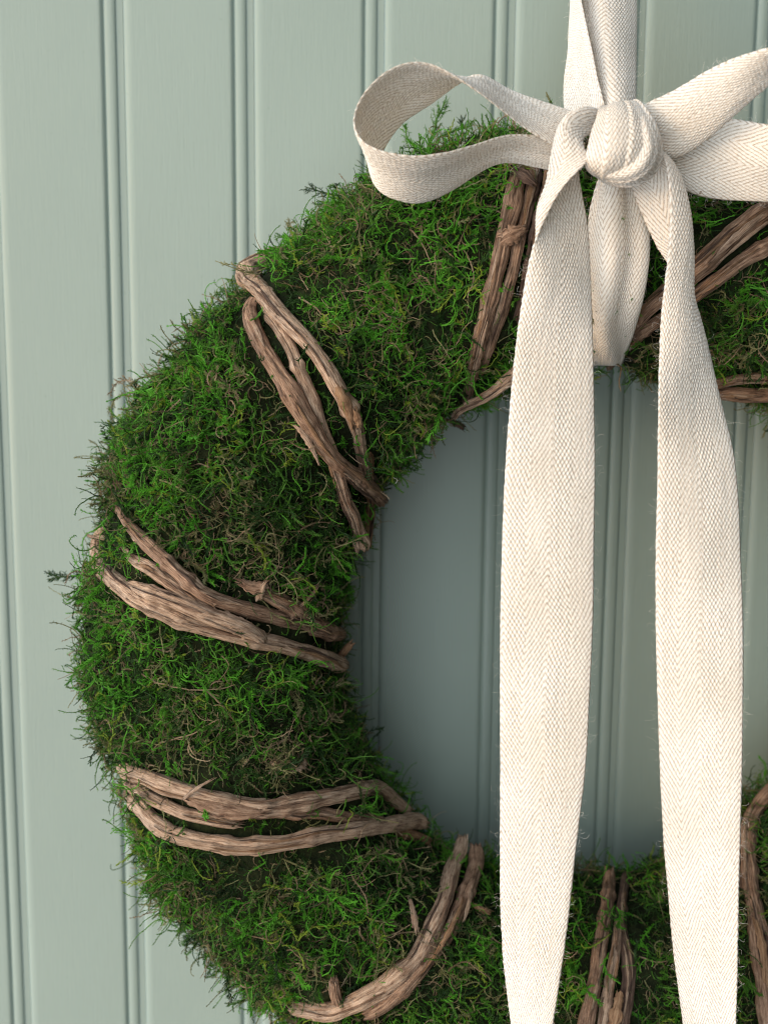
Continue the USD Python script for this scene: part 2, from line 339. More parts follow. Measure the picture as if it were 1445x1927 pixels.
# ------------------------------------------------------------------ vines
vrng = np.random.default_rng(77)
VP, VR = [], []      # centre lines and radii of the vines, so that the moss lies beside them
def vine(pts, mat_key='tan', seed=0, lift=0.0, dabs=None, hairs=6, ridge=0.16, knots=(), name='vine', flare=None, **kw):
    """pts: (px, py, radius px, extra mm in front of the moss). knots: (fraction, length mm, bulge mm)."""
    p = np.array([(q + (0.0,))[:4] for q in pts], float)
    d, s = surf(p[:, 0], p[:, 1])
    d = d + 1.3 + lift + p[:, 3] + p[:, 2] / 7.5 * 0.55 if dabs is None else dabs + p[:, 3]
    W = at(p[:, 0], p[:, 1], d)
    sc = (np.linalg.norm(W - CAM, axis=1)) / FPX
    K = np.concatenate([W, (p[:, 2] * sc)[:, None]], 1)
    n = max(24, int(np.linalg.norm(np.diff(W, axis=0), axis=1).sum() / 0.00045))
    S, L = spline(K * [1, 1, 1, 1], n)
    P, R = S[:, :3].copy(), np.maximum(S[:, 3], 0.3 * MM)
    t = np.linspace(0, 1, n)
    P += (fbm(np.stack([t * L * 90, t * 0 + seed * 3.3, t * 0 + 5], -1)[:, None] + np.array([[0, 0, 0], [17, 3, 0], [5, 31, 0]])[None], 2, seed) - 0.5) * 1.3 * MM
    R = R * (0.86 + 0.22 * (fbm(np.stack([t * L * 160, t * 0 + seed, t * 0], -1), 2, seed + 5) - 0.4))
    extra = [(vrng.uniform(0.12, 0.9), vrng.uniform(0.9, 2.2), vrng.uniform(0.2, 0.55)) for _ in range(int(L / 0.022))] if hairs else []
    for f, ln, bl in list(knots) + extra:
        R = R + bl * MM * np.exp(-((t - f) * L * 1000 / ln) ** 2)
    e0, e1 = t * L * 1000, (1 - t) * L * 1000
    R = R * (0.86 + 0.14 * np.clip(np.minimum(e0, e1) / 0.8, 0, 1))
    rm = R.mean()
    def disp(th, v):
        q = np.stack(np.broadcast_arrays(np.cos(th) * 2.6 + seed, np.sin(th) * 2.6 + 7, v * 0.055), -1)
        q2 = np.stack(np.broadcast_arrays(np.cos(th) * 5.5 + seed, np.sin(th) * 5.5 + 3, v * 0.10), -1)
        q3 = np.stack(np.broadcast_arrays(np.cos(th) * 1.2 + seed, np.sin(th) * 1.2 + 3, v * 0.45), -1)
        crack = -np.clip(noise(q2 * 1.0, seed + 3) - 0.68, 0, 1) * 4.0
        return ((fbm(q, 2, seed) - 0.5) * 1.6 + (fbm(q2, 2, seed + 9) - 0.5) * 1.9 + (fbm(q3, 2, seed + 2) - 0.5) * 0.7 + crack) * ridge * 1.6 * MM
    mesh, uv = tube(P, R, 40, disp=disp)
    VP.append(P); VR.append(R)
    Vm, sides1 = mesh[0], 41
    for row, k0, sgn in ((0, 0, -1), (n - 1, (n - 1) * sides1, 1)):      # snapped, uneven ends
        tg = P[1] - P[0] if row == 0 else P[-1] - P[-2]
        tg = tg / np.linalg.norm(tg)
        jag = noise(np.stack([np.cos(np.linspace(0, 2 * PI, sides1)) * 3.1 + seed, np.sin(np.linspace(0, 2 * PI, sides1)) * 3.1, np.zeros(sides1)], -1), seed + 6)
        Vm[k0:k0 + sides1] += sgn * tg * ((jag ** 2) * 2.2 * MM)[:, None]
        Vm[n * sides1 + (0 if row == 0 else 1)] -= sgn * tg * 0.5 * MM
    path = obj(name, mesh, BARK[mat_key], wreath, smooth=True, uv=uv + np.array([seed * 1.7, seed * 37.0]), **kw)
    # loose fibres of bark along the strand
    for k in range(hairs if n > 60 else 0):
        a0 = vrng.uniform(0.05, 0.8); ln = vrng.uniform(0.12, 0.35); ii = np.clip((np.linspace(a0, min(a0 + ln, 0.99), 7) * (n - 1)).astype(int), 0, n - 1)
        tc = CAM - P[ii]; tg = np.gradient(P, axis=0)[ii]; tg /= np.linalg.norm(tg, axis=1, keepdims=True)
        tc -= np.sum(tc * tg, 1, keepdims=True) * tg; tc /= np.linalg.norm(tc, axis=1, keepdims=True)
        sd = np.cross(tc, tg); off = vrng.uniform(-0.75, 0.75) + np.linspace(0, vrng.uniform(-0.35, 0.35), 7)
        off = np.clip(off, -0.9, 0.9)[:, None]
        up = np.sqrt(1 - off ** 2) * R[ii, None] + (0.25 + np.array([0.5, 0.1, 0, 0, 0, 0.15, 0.9])[:, None] * vrng.uniform(0.1, 0.9)) * MM
        strip(path, P[ii] + tc * up + sd * off * R[ii, None], (0.12, vrng.uniform(0.22, 0.75), 0.1), vrng.choice(['tan', 'brown', 'tan', 'orange', 'dark']), 50 + seed * 7 + k)
    return path, P, R

def strip(parent, pts, w, mat_key='brown', seed=0, lift=2.0, name='bark_strip', curl=0.5, depth=None):
    """A torn, curled strip of bark: pts (px, py, extra mm); w half-widths in mm."""
    p = np.array(pts, float)
    if np.abs(p).max() > 5:
        d, _ = surf(p[:, 0], p[:, 1])
        W = at(p[:, 0], p[:, 1], d + lift + p[:, 2])
    else:
        W = p
    n = 26
    S, L = spline(W, n)
    T = np.gradient(S, axis=0); T /= np.linalg.norm(T, axis=1, keepdims=True)
    view = S - CAM; view /= np.linalg.norm(view, axis=1, keepdims=True)
    side = np.cross(T, view); side /= np.linalg.norm(side, axis=1, keepdims=True)
    nrm = np.cross(side, T)
    t = np.linspace(0, 1, n)
    ww = np.interp(t, np.linspace(0, 1, len(w)), w) * MM
    ww = ww * (0.8 + 0.5 * noise(np.stack([t * 14, t * 0 + seed, t * 0], -1), seed))
    us = np.linspace(-1, 1, 7)
    jag = noise(np.stack(np.broadcast_arrays(us[None] * 3 + seed, t[:, None] * 9, 0 * t[:, None]), -1), seed) - 0.5
    V = S[:, None] + side[:, None] * (us[None, :, None] * ww[:, None, None]) + nrm[:, None] * (curl * (us ** 2)[None, :, None] * ww[:, None, None] + jag[..., None] * 0.25 * MM)
    V[0] -= T[0] * (jag[0] * 2.5 * MM)[:, None]; V[-1] += T[-1] * (jag[-1] * 3.5 * MM)[:, None]
    th = 0.22 * MM
    top, bot = V - view[:, None] * th, V + view[:, None] * th
    ring = np.concatenate([top, bot[:, ::-1]], 1)
    m = ring.shape[1]
    idx = np.arange(n * m).reshape(n, m)
    q = np.stack([idx[:-1], np.roll(idx[:-1], -1, 1), np.roll(idx[1:], -1, 1), idx[1:]], -1).reshape(-1, 4)
    caps = [[idx[r, k], idx[r, k + 1], idx[r, m - 2 - k], idx[r, m - 1 - k]] for r in (0, n - 1) for k in range(6)]
    F = np.vstack([q, caps])
    u = np.concatenate([us, us[::-1]]) * 0.12 + 0.5
    uv = np.stack(np.broadcast_arrays(u[None], (t * L * 1000)[:, None]), -1).reshape(-1, 2) + seed
    obj(name, (ring.reshape(-1, 3), F), BARK[mat_key], parent, smooth=True, uv=uv)

# wrap at the upper left
v, *_ = vine([(548, 476, 10, -9), (522, 476, 13, -5), (494, 488, 16, 0), (472, 508, 19, 2), (486, 540, 20, 2), (520, 580, 19, 1), (560, 622, 17), (600, 672, 17), (632, 725, 17), (655, 770, 16), (672, 815, 14, -1), (684, 860, 12, -1), (692, 915, 12, -1)], 'tan', 1,
      knots=((0.20, 4.5, 0.9),))
strip(v, [(630, 720, 2), (650, 760, 3), (664, 805, 3)], (1.2, 1.4, 0.4), 'orange', 4, 2.5)
strip(v, [(668, 772, 3), (674, 792, 4), (676, 806, 4)], (0.6, 1.0, 0.7), 'orange', 5, 3.0)
v, *_ = vine([(492, 556, 11, -3), (474, 580, 15, -1), (476, 610, 17, 0), (496, 655, 18), (525, 705, 18), (548, 745, 20), (575, 790, 19), (605, 832, 18), (640, 872, 18, 1), (672, 902, 18, 1), (700, 925, 17, 4), (718, 940, 15, 5)], 'brown', 2,
      knots=((0.42, 4.0, 0.5),), ridge=0.22)
strip(v, [(560, 800, 1), (585, 840, 2), (598, 868, 3)], (0.9, 0.8, 0.25), 'tan', 8, 3.0)
strip(v, [(700, 905, 3), (712, 925, 4), (718, 945, 2)], (1.2, 1.6, 1.0), 'dark', 9, 2.0)
vine([(488, 540, 10, -1), (512, 590, 12, -1), (540, 640, 13, -1), (566, 695, 13, -1), (590, 755, 13, -1), (612, 820, 13, -1), (634, 885, 13, 0), (656, 945, 13, 3), (674, 995, 14, 9), (684, 1032, 16, 14)], 'tan', 3,
     knots=((0.99, 3.0, 0.5),))
vine([(690, 810, 9, -2), (692, 870, 10, -2), (694, 940, 11, -2), (692, 985, 11, 2), (692, 1022, 11, 6)], 'orange', 4, lift=-1)
# wrap at the left
v, *_ = vine([(198, 1000, 11, -5), (184, 1020, 14, 2), (185, 1050, 17, 4), (206, 1084, 18, 1.5), (250, 1120, 18), (310, 1152, 18), (380, 1180, 17), (450, 1198, 17), (520, 1213, 17), (580, 1230, 18, 1), (642, 1250, 17, 6)], 'tan', 5, knots=((0.7, 6, 0.25),))
v2, *_ = vine([(248, 1106, 12, 1), (300, 1122, 16, 2), (360, 1144, 17, 2.5), (420, 1168, 18, 2.5), (470, 1190, 17, 2.5), (490, 1202, 15, 2)], 'tan', 6)
strip(v2, [(420, 1160, 3), (460, 1185, 4), (500, 1205, 3)], (1.6, 2.1, 1.6), 'tan', 11, 2.2)
v3, *_ = vine([(224, 960, 9, 2), (245, 988, 12, 2), (272, 1018, 14, 1), (310, 1055, 15, 1.5), (350, 1090, 15, 2), (395, 1125, 15, 2), (440, 1142, 16, 0.5), (500, 1158, 16), (560, 1174, 16), (612, 1190, 14, 2)], 'brown', 7)
strip(v3, [(300, 1045, 3), (350, 1088, 3.6), (412, 1140, 3.4)], (1.2, 1.7, 1.3), 'tan', 13, 2.2)
strip(v3, [(228, 965, 1), (262, 1010, 1.6), (300, 1050, 2)], (0.6, 1.5, 1.2), 'tan', 14, 2.0)
vine([(236, 1038, 8, -1), (270, 1062, 13), (310, 1088, 14, 1), (355, 1124, 14, 1), (400, 1152, 13, 1), (430, 1172, 11, 0)], 'tan', 8)
v4, *_ = vine([(452, 1098, 8, 0), (480, 1108, 11, 0), (520, 1128, 16), (560, 1150, 17), (600, 1175, 17, 1), (640, 1194, 16, 5)], 'brown', 9)
strip(v4, [(455, 1096, 2), (480, 1106, 2.5), (505, 1098, 3)], (0.9, 1.6, 1.0), 'brown', 15, 2.5)
strip(v4, [(486, 1130, 1), (492, 1112, 3), (500, 1095, 5)], (0.9, 0.9, 0.3), 'tan', 16, 2.5)
vine([(532, 1150, 4, 2), (560, 1145, 4, 3), (578, 1130, 4, 5), (598, 1104, 3, 7)], 'brown', 10, name='tendril', ridge=0.05, hairs=0)
vine([(536, 1172, 3, 2), (552, 1160, 4, 3), (580, 1132, 3, 5)], 'brown', 11, name='tendril', ridge=0.05, hairs=0)
vine([(634, 1240, 6, 5), (648, 1226, 8, 6), (662, 1212, 6, 7)], 'orange', 12, name='vine_stub', ridge=0.1)
vine([(168, 1006, 3, 2), (200, 1018, 4, 2), (230, 1034, 4, 1), (262, 1058, 4, 0.5)], 'brown', 13, name='twig', ridge=0.05)
# wrap at the lower left
v5, *_ = vine([(228, 1438, 11, 2), (250, 1456, 16, 3), (300, 1474, 17, 1), (360, 1492, 17), (420, 1508, 17), (480, 1518, 17), (540, 1514, 17), (610, 1500, 16), (670, 1488, 16), (705, 1482, 16), (735, 1500, 15, -1), (770, 1526, 10, -4)], 'tan', 14, knots=((0.57, 4, 0.45),))
strip(v5, [(350, 1502, 3), (420, 1524, 3.5), (500, 1528, 3)], (1.2, 2.2, 1.2), 'brown', 17, 2.2)
strip(v5, [(345, 1506, 3), (365, 1488, 5), (398, 1468, 6)], (0.5, 0.5, 0.25), 'tan', 18, 2.5)
vine([(240, 1470, 12, 3), (280, 1498, 13, 1), (320, 1518, 13), (370, 1536, 13), (420, 1548, 11), (448, 1552, 8)], 'tan', 15)
vine([(448, 1524, 12, 0), (520, 1530, 13, -1), (600, 1532, 13, -1), (660, 1538, 13, -1), (720, 1548, 12, -1)], 'brown', 16)
vine([(242, 1494, 12, 3), (262, 1520, 15, 3), (300, 1552, 17, 1), (350, 1576, 17), (410, 1590, 17), (480, 1590, 17), (560, 1580, 17), (640, 1566, 16), (720, 1553, 16), (780, 1545, 16, -1), (800, 1548, 12, -4)], 'tan', 17)
vine([(742, 1562, 10, -2), (770, 1572, 12, -3), (806, 1582, 10, -5)], 'orange', 18)
strip(v5, [(238, 1512, 0), (250, 1500, 1), (262, 1490, 1)], (0.5, 1.4, 1.2), 'brown', 19, 2.0)
# wrap at the bottom
v6, *_ = vine([(868, 1584, 11, -6), (862, 1612, 14, -1), (850, 1650, 15), (836, 1700, 15), (815, 1745, 15), (792, 1790, 17), (760, 1828, 18), (715, 1864, 18), (665, 1890, 18), (610, 1908, 18), (570, 1900, 17, -3), (550, 1915, 12, -8)], 'tan', 20, knots=((0.5, 3, 0.4),), ridge=0.2)
v7, *_ = vine([(896, 1594, 12, -5), (896, 1622, 16, -1), (882, 1670, 16), (864, 1715, 15), (838, 1765, 15), (805, 1810, 15), (768, 1850, 16), (730, 1885, 16), (690, 1905, 14)], 'brown', 21, ridge=0.2)
strip(v7, [(872, 1690, 3), (842, 1760, 4), (790, 1838, 3)], (0.35, 0.7, 0.25), 'orange', 21, 2.5)
strip(v7, [(886, 1660, 3), (880, 1710, 4), (866, 1750, 3)], (0.4, 0.6, 0.2), 'tan', 22, 2.0)
strip(v7, [(885, 1700, 1), (905, 1712, 3), (924, 1722, 2)], (0.4, 0.9, 1.0), 'orange', 23, 2.0)
strip(v6, [(770, 1690, 1), (778, 1720, 3), (782, 1750, 3)], (0.4, 0.8, 0.9), 'tan', 24, 2.0)
vine([(640, 1892, 12, 0), (632, 1868, 11, 2), (628, 1850, 11, 4)], 'brown', 22, name='vine_stub', ridge=0.2)
# wrap at the foot of the picture between the tails
v8, *_ = vine([(1146, 1640, 9, -5), (1145, 1665, 12, -1), (1138, 1720, 12), (1130, 1790, 13), (1119, 1860, 14), (1102, 1940, 15), (1092, 2000, 15)], 'brown', 23)
vine([(1176, 1652, 8, -5), (1172, 1700, 9, -1), (1172, 1760, 11), (1182, 1820, 12), (1178, 1880, 13), (1164, 1950, 14), (1152, 2000, 14)], 'dark', 24)
vine([(1160, 1735, 8, 0), (1156, 1800, 10, 1), (1146, 1860, 11, 1), (1132, 1950, 12, 1)], 'tan', 25)
strip(v8, [(1166, 1870, 2), (1160, 1905, 3), (1150, 1950, 3)], (1.0, 1.5, 1.5), 'orange', 25, 2.5)
# wrap at the right of the picture, low
v9, *_ = vine([(1470, 1470, 12, -5), (1444, 1495, 14, -2), (1416, 1530, 15), (1406, 1580, 15), (1410, 1660, 15), (1424, 1740, 16), (1436, 1830, 17), (1446, 1960, 17)], 'brown', 26)
vine([(1392, 1600, 7, -3), (1400, 1670, 9, -1), (1440, 1760, 12), (1462, 1850, 14), (1466, 1960, 14)], 'dark', 27)
strip(v9, [(1420, 1730, 2), (1434, 1780, 3), (1440, 1850, 3)], (0.6, 1.2, 0.8), 'orange', 26, 2.5)
# wrap beside the bow, left
v10, *_ = vine([(996, 262, 12, -8), (984, 300, 15, -3), (970, 350, 16), (958, 410, 16), (944, 470, 16), (930, 535, 16), (914, 600, 16), (900, 655, 15), (888, 705, 12, -1), (876, 752, 9, -3)], 'brown', 28, knots=((0.36, 4, 0.5),), ridge=0.22)
strip(v10, [(944, 452, 3), (966, 440, 4), (990, 428, 3)], (1.6, 2.0, 1.0), 'brown', 31, 2.5)
strip(v10, [(962, 318, 3), (985, 330, 4), (1005, 345, 3)], (1.0, 1.6, 1.0), 'dark', 32, 3.0)
vine([(1010, 270, 9, -5), (1000, 350, 11, -1), (985, 420, 12), (972, 480, 12), (957, 540, 12), (938, 605, 11), (918, 660, 10), (902, 705, 8, -2)], 'brown', 29)
vine([(1034, 290, 9, -5), (1026, 350, 11, 0), (1008, 430, 11, 1), (990, 520, 10, 0), (972, 600, 9, -1)], 'dark', 36)
v30, *_ = vine([(1035, 632, 10), (1004, 668, 12), (964, 708, 13), (925, 738, 12), (890, 760, 10), (856, 784, 7)], 'tan', 30, dabs=np.array([68, 66, 63, 60, 57, 50.]))
strip(v30, [(838, 790, -2), (856, 796, -2), (874, 806, -3)], (0.5, 0.9, 0.8), 'dark', 33, 0.0)
# wrap beside the bow, right
v11, *_ = vine([(1500, 350, 18, 0), (1452, 388, 22), (1400, 425, 23), (1350, 470, 22), (1300, 515, 20), (1250, 556, 18), (1205, 595, 16), (1172, 640, 12, -3), (1150, 690, 9, -8)], 'brown', 31, ridge=0.24)
strip(v11, [(1440, 400, 3), (1390, 440, 4), (1340, 490, 3)], (0.5, 0.9, 0.3), 'tan', 34, 3.0)
strip(v11, [(1448, 415, 3), (1400, 452, 4), (1345, 500, 3)], (0.3, 0.45, 0.2), 'tan', 35, 3.2)
vine([(1500, 425, 14), (1445, 460, 15), (1390, 496, 15), (1330, 540, 14), (1270, 585, 13), (1215, 622, 12), (1175, 660, 10, -4)], 'brown', 32)
vine([(1520, 708, 10), (1445, 713, 11), (1390, 714, 11), (1340, 722, 10), (1310, 735, 8)], 'tan', 33, dabs=52)
vine([(1520, 742, 11), (1445, 744, 13), (1390, 742, 13), (1340, 742, 11), (1315, 752, 8)], 'brown', 34, dabs=50)

# ------------------------------------------------------------------ ribbon
RP, EDGES = [], []
ribbon = xform('ribbon_bow', label='cream herringbone cotton ribbon tied in a bow over the top of the wreath', category='ribbon')
def twill(u, v, seed):
    uq = np.floor(u / 0.515) * 0.515 + 0.26
    pp = np.abs((uq + RW / 4) % (RW / 2) - RW / 4)
    ph = (v - SLOPE * pp) / WALE + 0.22 * (noise(np.stack([uq * 3.1, v * 0.05, u * 0 + seed], -1), seed + 2) - 0.5)
    h = (0.5 + 0.5 * np.cos(2 * PI * ph)) * (0.88 + 0.12 * np.cos(2 * PI * (u / 0.515 - 0.5)))
    return 0.20 * h ** 0.8 + 0.05 * noise(np.stack([u * 1.2, v * 1.2, u * 0 + seed], -1), seed)

def band(name, st, seed=0, width=RW, fold=0.0, foldk=2.0, fadeout=0.0, pleat=None, du=0.2, dv=0.25, wave=0.35, parent=None):
    """A length of ribbon. st: rows of (x,y,d, x,y,d, x,y,d) = first edge, middle, second edge at photo pixels and mm from the wall."""
    st = np.array(st, float).reshape(len(st), 3, 3)
    W = at(st[..., 0], st[..., 1], st[..., 2])
    L0 = np.linalg.norm(np.diff(W[:, 1], axis=0), axis=1).sum()
    n = int(L0 / (dv * MM))
    S, L = spline(W, n)
    p, m, q = S[:, 0], S[:, 1], S[:, 2]
    c = 2 * m - (p + q) / 2
    nu = int(width / du)
    tf = np.linspace(0, 1, 200)
    # even spacing across the section
    sec = (1 - tf)[None, :, None] ** 2 * p[:, None] + (2 * tf * (1 - tf))[None, :, None] * c[:, None] + (tf ** 2)[None, :, None] * q[:, None]
    sl = np.concatenate([np.zeros((n, 1)), np.cumsum(np.linalg.norm(np.diff(sec, axis=1), axis=2), 1)], 1)
    G = np.zeros((n, nu, 3))
    want = np.linspace(0, 1, nu)
    for i in range(n):
        tt = np.interp(want * sl[i, -1], sl[i], tf)[:, None]
        G[i] = (1 - tt) ** 2 * p[i] + 2 * tt * (1 - tt) * c[i] + tt ** 2 * q[i]
    mid = G[:, nu // 2]
    v = np.concatenate([[0], np.cumsum(np.linalg.norm(np.diff(mid, axis=0), axis=1))]) * 1000
    U, Vv = np.meshgrid(want * width, v)
    def normals(G):
        a = np.gradient(G, axis=0); b = np.gradient(G, axis=1)
        nn = np.cross(b, a)
        return nn / np.maximum(np.linalg.norm(nn, axis=2, keepdims=True), 1e-12)
    N = normals(G)
    # slack: soft waves, and lengthwise pleats when asked for
    G = G + N * ((fbm(np.stack([U * 0.10, Vv * 0.06, U * 0 + seed], -1), 2, seed) - 0.5) * 2 * wave * MM)[..., None]
    if fold:
        wv = (noise(np.stack([U * 0 + seed, Vv * 0.05, U * 0], -1), seed) - 0.5) * 1.6
        fade = np.clip((1 - np.linspace(0, 1, n)) * 4 - fadeout, 0, 1)[:, None] if fadeout else 1.0
        G = G + N * (fade * fold * np.sin((want * foldk)[None] * 2 * PI + wv * 2) * MM)[..., None]
    if pleat:
        k, shear, amp = pleat
        ph = (want * k)[None] + shear * np.linspace(0, 1, n)[:, None] + 0.25 * (noise(np.stack([U * 0.2, Vv * 0.12, U * 0 + seed], -1), seed) - 0.5)
        sw = ph - np.floor(ph)
        G = G + N * (amp * (np.minimum(sw * 1.15, 1) ** 0.8 * np.clip((1 - sw) / 0.14, 0, 1) - 0.5) * MM)[..., None]
    N = normals(G)
    th = 0.16
    wob = (fbm(np.stack([U * 0.16, Vv * 0.13, U * 0 + seed * 5], -1), 3, seed) - 0.5) * 1.5
    wobu = (fbm(np.stack([U * 0 + 3, Vv * 0.09, U * 0 + seed * 7], -1), 3, seed + 4) - 0.5) * 1.2
    slub = 0.75 + 0.5 * noise(np.stack([U * 1.9, Vv * 0.12, U * 0 + seed], -1), seed + 8)
    sel = np.clip(np.minimum(want, 1 - want)[None] * width / 1.1, 0.12, 1)
    h1 = twill(U + wobu, Vv + wob, seed) * sel * slub; h2 = twill(U + wobu, Vv + wob + WALE * 0.5, seed + 1) * sel * slub
    fr = G + N * ((th + h1) * MM)[..., None]
    bk = G - N * ((th + h2) * MM)[..., None]
    def edge(col, inner):
        o = G[:, col] - G[:, inner]; o /= np.maximum(np.linalg.norm(o, axis=1, keepdims=True), 1e-12)
        return G[:, col] + o * ((0.26 + 0.03 * np.cos(2 * PI * v / 0.9) + 0.15 * noise(np.stack([v * 1.1, v * 0 + seed, v * 0], -1), seed))[:, None] * MM)
    e0, e1 = edge(0, 1), edge(-1, -2)
    ring = np.concatenate([e0[:, None], fr, e1[:, None], bk[:, ::-1]], 1)
    uu = np.concatenate([[0], want * width, [width], want[::-1] * width])
    mcols = ring.shape[1]
    uv = np.stack(np.broadcast_arrays(uu[None], v[:, None]), -1).copy()
    uv[:, 1:nu + 1, 0] += wobu; uv[:, 1:nu + 1, 1] += wob
    uv[:, nu + 2:, 0] += wobu[:, ::-1]; uv[:, nu + 2:, 1] += wob[:, ::-1] + WALE * 0.5
    uv[:, 0] = uv[:, 1]; uv[:, nu + 1] = uv[:, nu]
    idx = np.arange(n * mcols).reshape(n, mcols)
    F = np.stack([idx[:-1], idx[1:], np.roll(idx[1:], -1, 1), np.roll(idx[:-1], -1, 1)], -1).reshape(-1, 4)
    caps = []
    for r, fl in ((0, 1), (n - 1, -1)):
        for k in range(0, nu - 1):
            qd = [idx[r, 1 + k], idx[r, 2 + k], idx[r, mcols - 2 - k], idx[r, mcols - 1 - k]]
            caps.append(qd[::fl])
    F = np.vstack([F, caps])
    obj(name, (ring.reshape(-1, 3), F), cotton, parent or ribbon, smooth=True, uv=uv.reshape(-1, 2))
    RP.append(G[::5, ::5].reshape(-1, 3)); EDGES.append((G[:, :2], int(L * 1000 * 0.7))); EDGES.append((G[:, :-3:-1], int(L * 1000 * 0.7)))
    return G, N

def flat(p, q, bulge=0.0):
    """Middle point for an even section, pushed bulge mm towards the viewer."""
    return (p[0] + q[0]) / 2, (p[1] + q[1]) / 2, (p[2] + q[2]) / 2 + bulge
def rows(lst):
    out = []
    for p, q, *b in lst:
        out.append((*p, *flat(p, q, b[0] if b else 0.0), *q))
    return out

# the strands that hang the wreath
band('hanging_strand', rows([((1078, -170, 30), (1085, -170, 44), 0), ((1076, -60, 46), (1086, -60, 60), 0), ((1074, 0, 53), (1094, 0, 68), 0), ((1070, 90, 62), (1112, 90, 79), 0.5), ((1062, 190, 72), (1136, 195, 88), 0.5), ((1075, 250, 78), (1150, 260, 88), 0)]), 1)
band('hanging_strand', [(1095, -170, 30, 1125, -170, 40, 1196, -170, 34), (1096, -60, 48, 1128, -60, 56, 1197, -60, 50), (1096, 0, 55, 1132, 0, 64, 1197, 0, 58), (1106, 90, 65, 1140, 90, 76, 1196, 90, 70), (1128, 190, 76, 1150, 190, 88, 1195, 188, 84), (1140, 250, 82, 1165, 250, 92, 1192, 250, 88)], 2)
band('hanging_loop', [(1140, 290, 84, 1165, 290, 88, 1190, 290, 84), (1122, 345, 83, 1160, 345, 87, 1192, 348, 83), (1108, 400, 82, 1160, 400, 85, 1210, 405, 81), (1105, 480, 82, 1162, 480, 85, 1216, 480, 81), (1109, 560, 78, 1158, 565, 81, 1205, 560, 78), (1112, 620, 72, 1150, 626, 74, 1190, 620, 71), (1114, 662, 63, 1144, 666, 65, 1176, 662, 62), (1115, 682, 50, 1143, 684, 51, 1170, 682, 50), (1117, 684, 34, 1143, 684, 34, 1168, 684, 34), (1120, 672, 8, 1146, 672, 8, 1168, 672, 8)], 3, fold=0.8, foldk=1.6, fadeout=1.6)
# the loops
band('bow_loop', rows([((1075, 285, 86), (1110, 225, 86), 1), ((1045, 272, 89), (1072, 208, 86), 1), ((1000, 246, 93), (1012, 188, 86), 1), ((950, 207, 98), (952, 165, 86), 0.5), ((900, 168, 102), (900, 139, 88), 0), ((850, 136, 104), (854, 160, 87), 0), ((800, 117, 105), (808, 194, 89), -0.5), ((745, 126, 106), (764, 224, 90), -1), ((700, 159, 106), (735, 258, 91), -1), ((674, 198, 106), (714, 294, 91), -1), ((669, 234, 106), (702, 332, 92), -0.5),
      ((686, 264, 106), (718, 360, 93), 0), ((728, 284, 106), (752, 375, 93), 0.5), ((785, 291, 105), (790, 379, 92), 0.5), ((840, 285, 103), (836, 362, 91), 0.5), ((895, 270, 99), (888, 333, 89), 0.5), ((950, 256, 95), (945, 306, 86), 0.5), ((1000, 255, 91), (1000, 312, 84), 0.5), ((1060, 265, 87), (1058, 318, 83), 0.5), ((1100, 270, 85), (1098, 310, 83), 0.5)]), 4, wave=0.5)
band('bow_loop', rows([((1190, 215, 88), (1200, 290, 86), 1), ((1222, 193, 92), (1240, 300, 88), 1.5), ((1270, 170, 97), (1292, 285, 92), 1.5), ((1325, 138, 102), (1342, 248, 96), 1), ((1380, 112, 107), (1392, 205, 100), 1), ((1445, 94, 112), (1448, 155, 103), 0.5), ((1510, 95, 115), (1510, 120, 101), 0), ((1570, 130, 115), (1560, 140, 98), 0), ((1605, 190, 112), (1590, 230, 94), 0), ((1590, 255, 106), (1585, 340, 90), 0), ((1530, 250, 100), (1530, 375, 88), 1),
      ((1445, 236, 95), (1445, 378, 88), 1.5), ((1380, 226, 91), (1375, 374, 86), 1.5), ((1320, 230, 88), (1320, 366, 85), 1), ((1265, 245, 86), (1270, 345, 84), 1), ((1215, 260, 84), (1220, 315, 83), 1), ((1180, 265, 84), (1180, 305, 83), 1)]), 5, wave=0.5)
# the knot
band('knot', [(1140, 225, 80, 1165, 222, 82, 1190, 220, 80), (1128, 200, 90, 1162, 194, 92, 1197, 190, 89), (1122, 222, 97, 1166, 214, 100, 1214, 206, 96), (1114, 252, 100, 1171, 248, 103.5, 1232, 237, 99), (1107, 285, 101, 1168, 288, 104.5, 1240, 276, 100), (1104, 310, 99, 1160, 321, 102, 1233, 312, 97.5), (1118, 325, 93, 1160, 339, 95, 1214, 335, 92), (1135, 318, 85, 1165, 330, 87, 1200, 328, 85), (1140, 290, 80, 1165, 290, 81, 1195, 290, 80)], 6, pleat=(3.0, 0.5, 0.42), wave=0.4)
band('knot', [(1170, 215, 86, 1185, 212, 88, 1200, 214, 84), (1186, 203, 92, 1206, 205, 95, 1222, 216, 89), (1196, 238, 99.5, 1222, 243, 102.5, 1238, 251, 95), (1198, 270, 101, 1228, 278, 103.5, 1245, 288, 95), (1186, 292, 101, 1216, 312, 103.5, 1233, 323, 95), (1158, 306, 100, 1184, 334, 102, 1198, 346, 94), (1130, 314, 98, 1148, 336, 99.5, 1158, 346, 91), (1110, 315, 93, 1121, 328, 93, 1130, 335, 88), (1105, 302, 87, 1115, 311, 85, 1125, 318, 81)], 7, pleat=(2.6, -0.5, 0.36), wave=0.3)
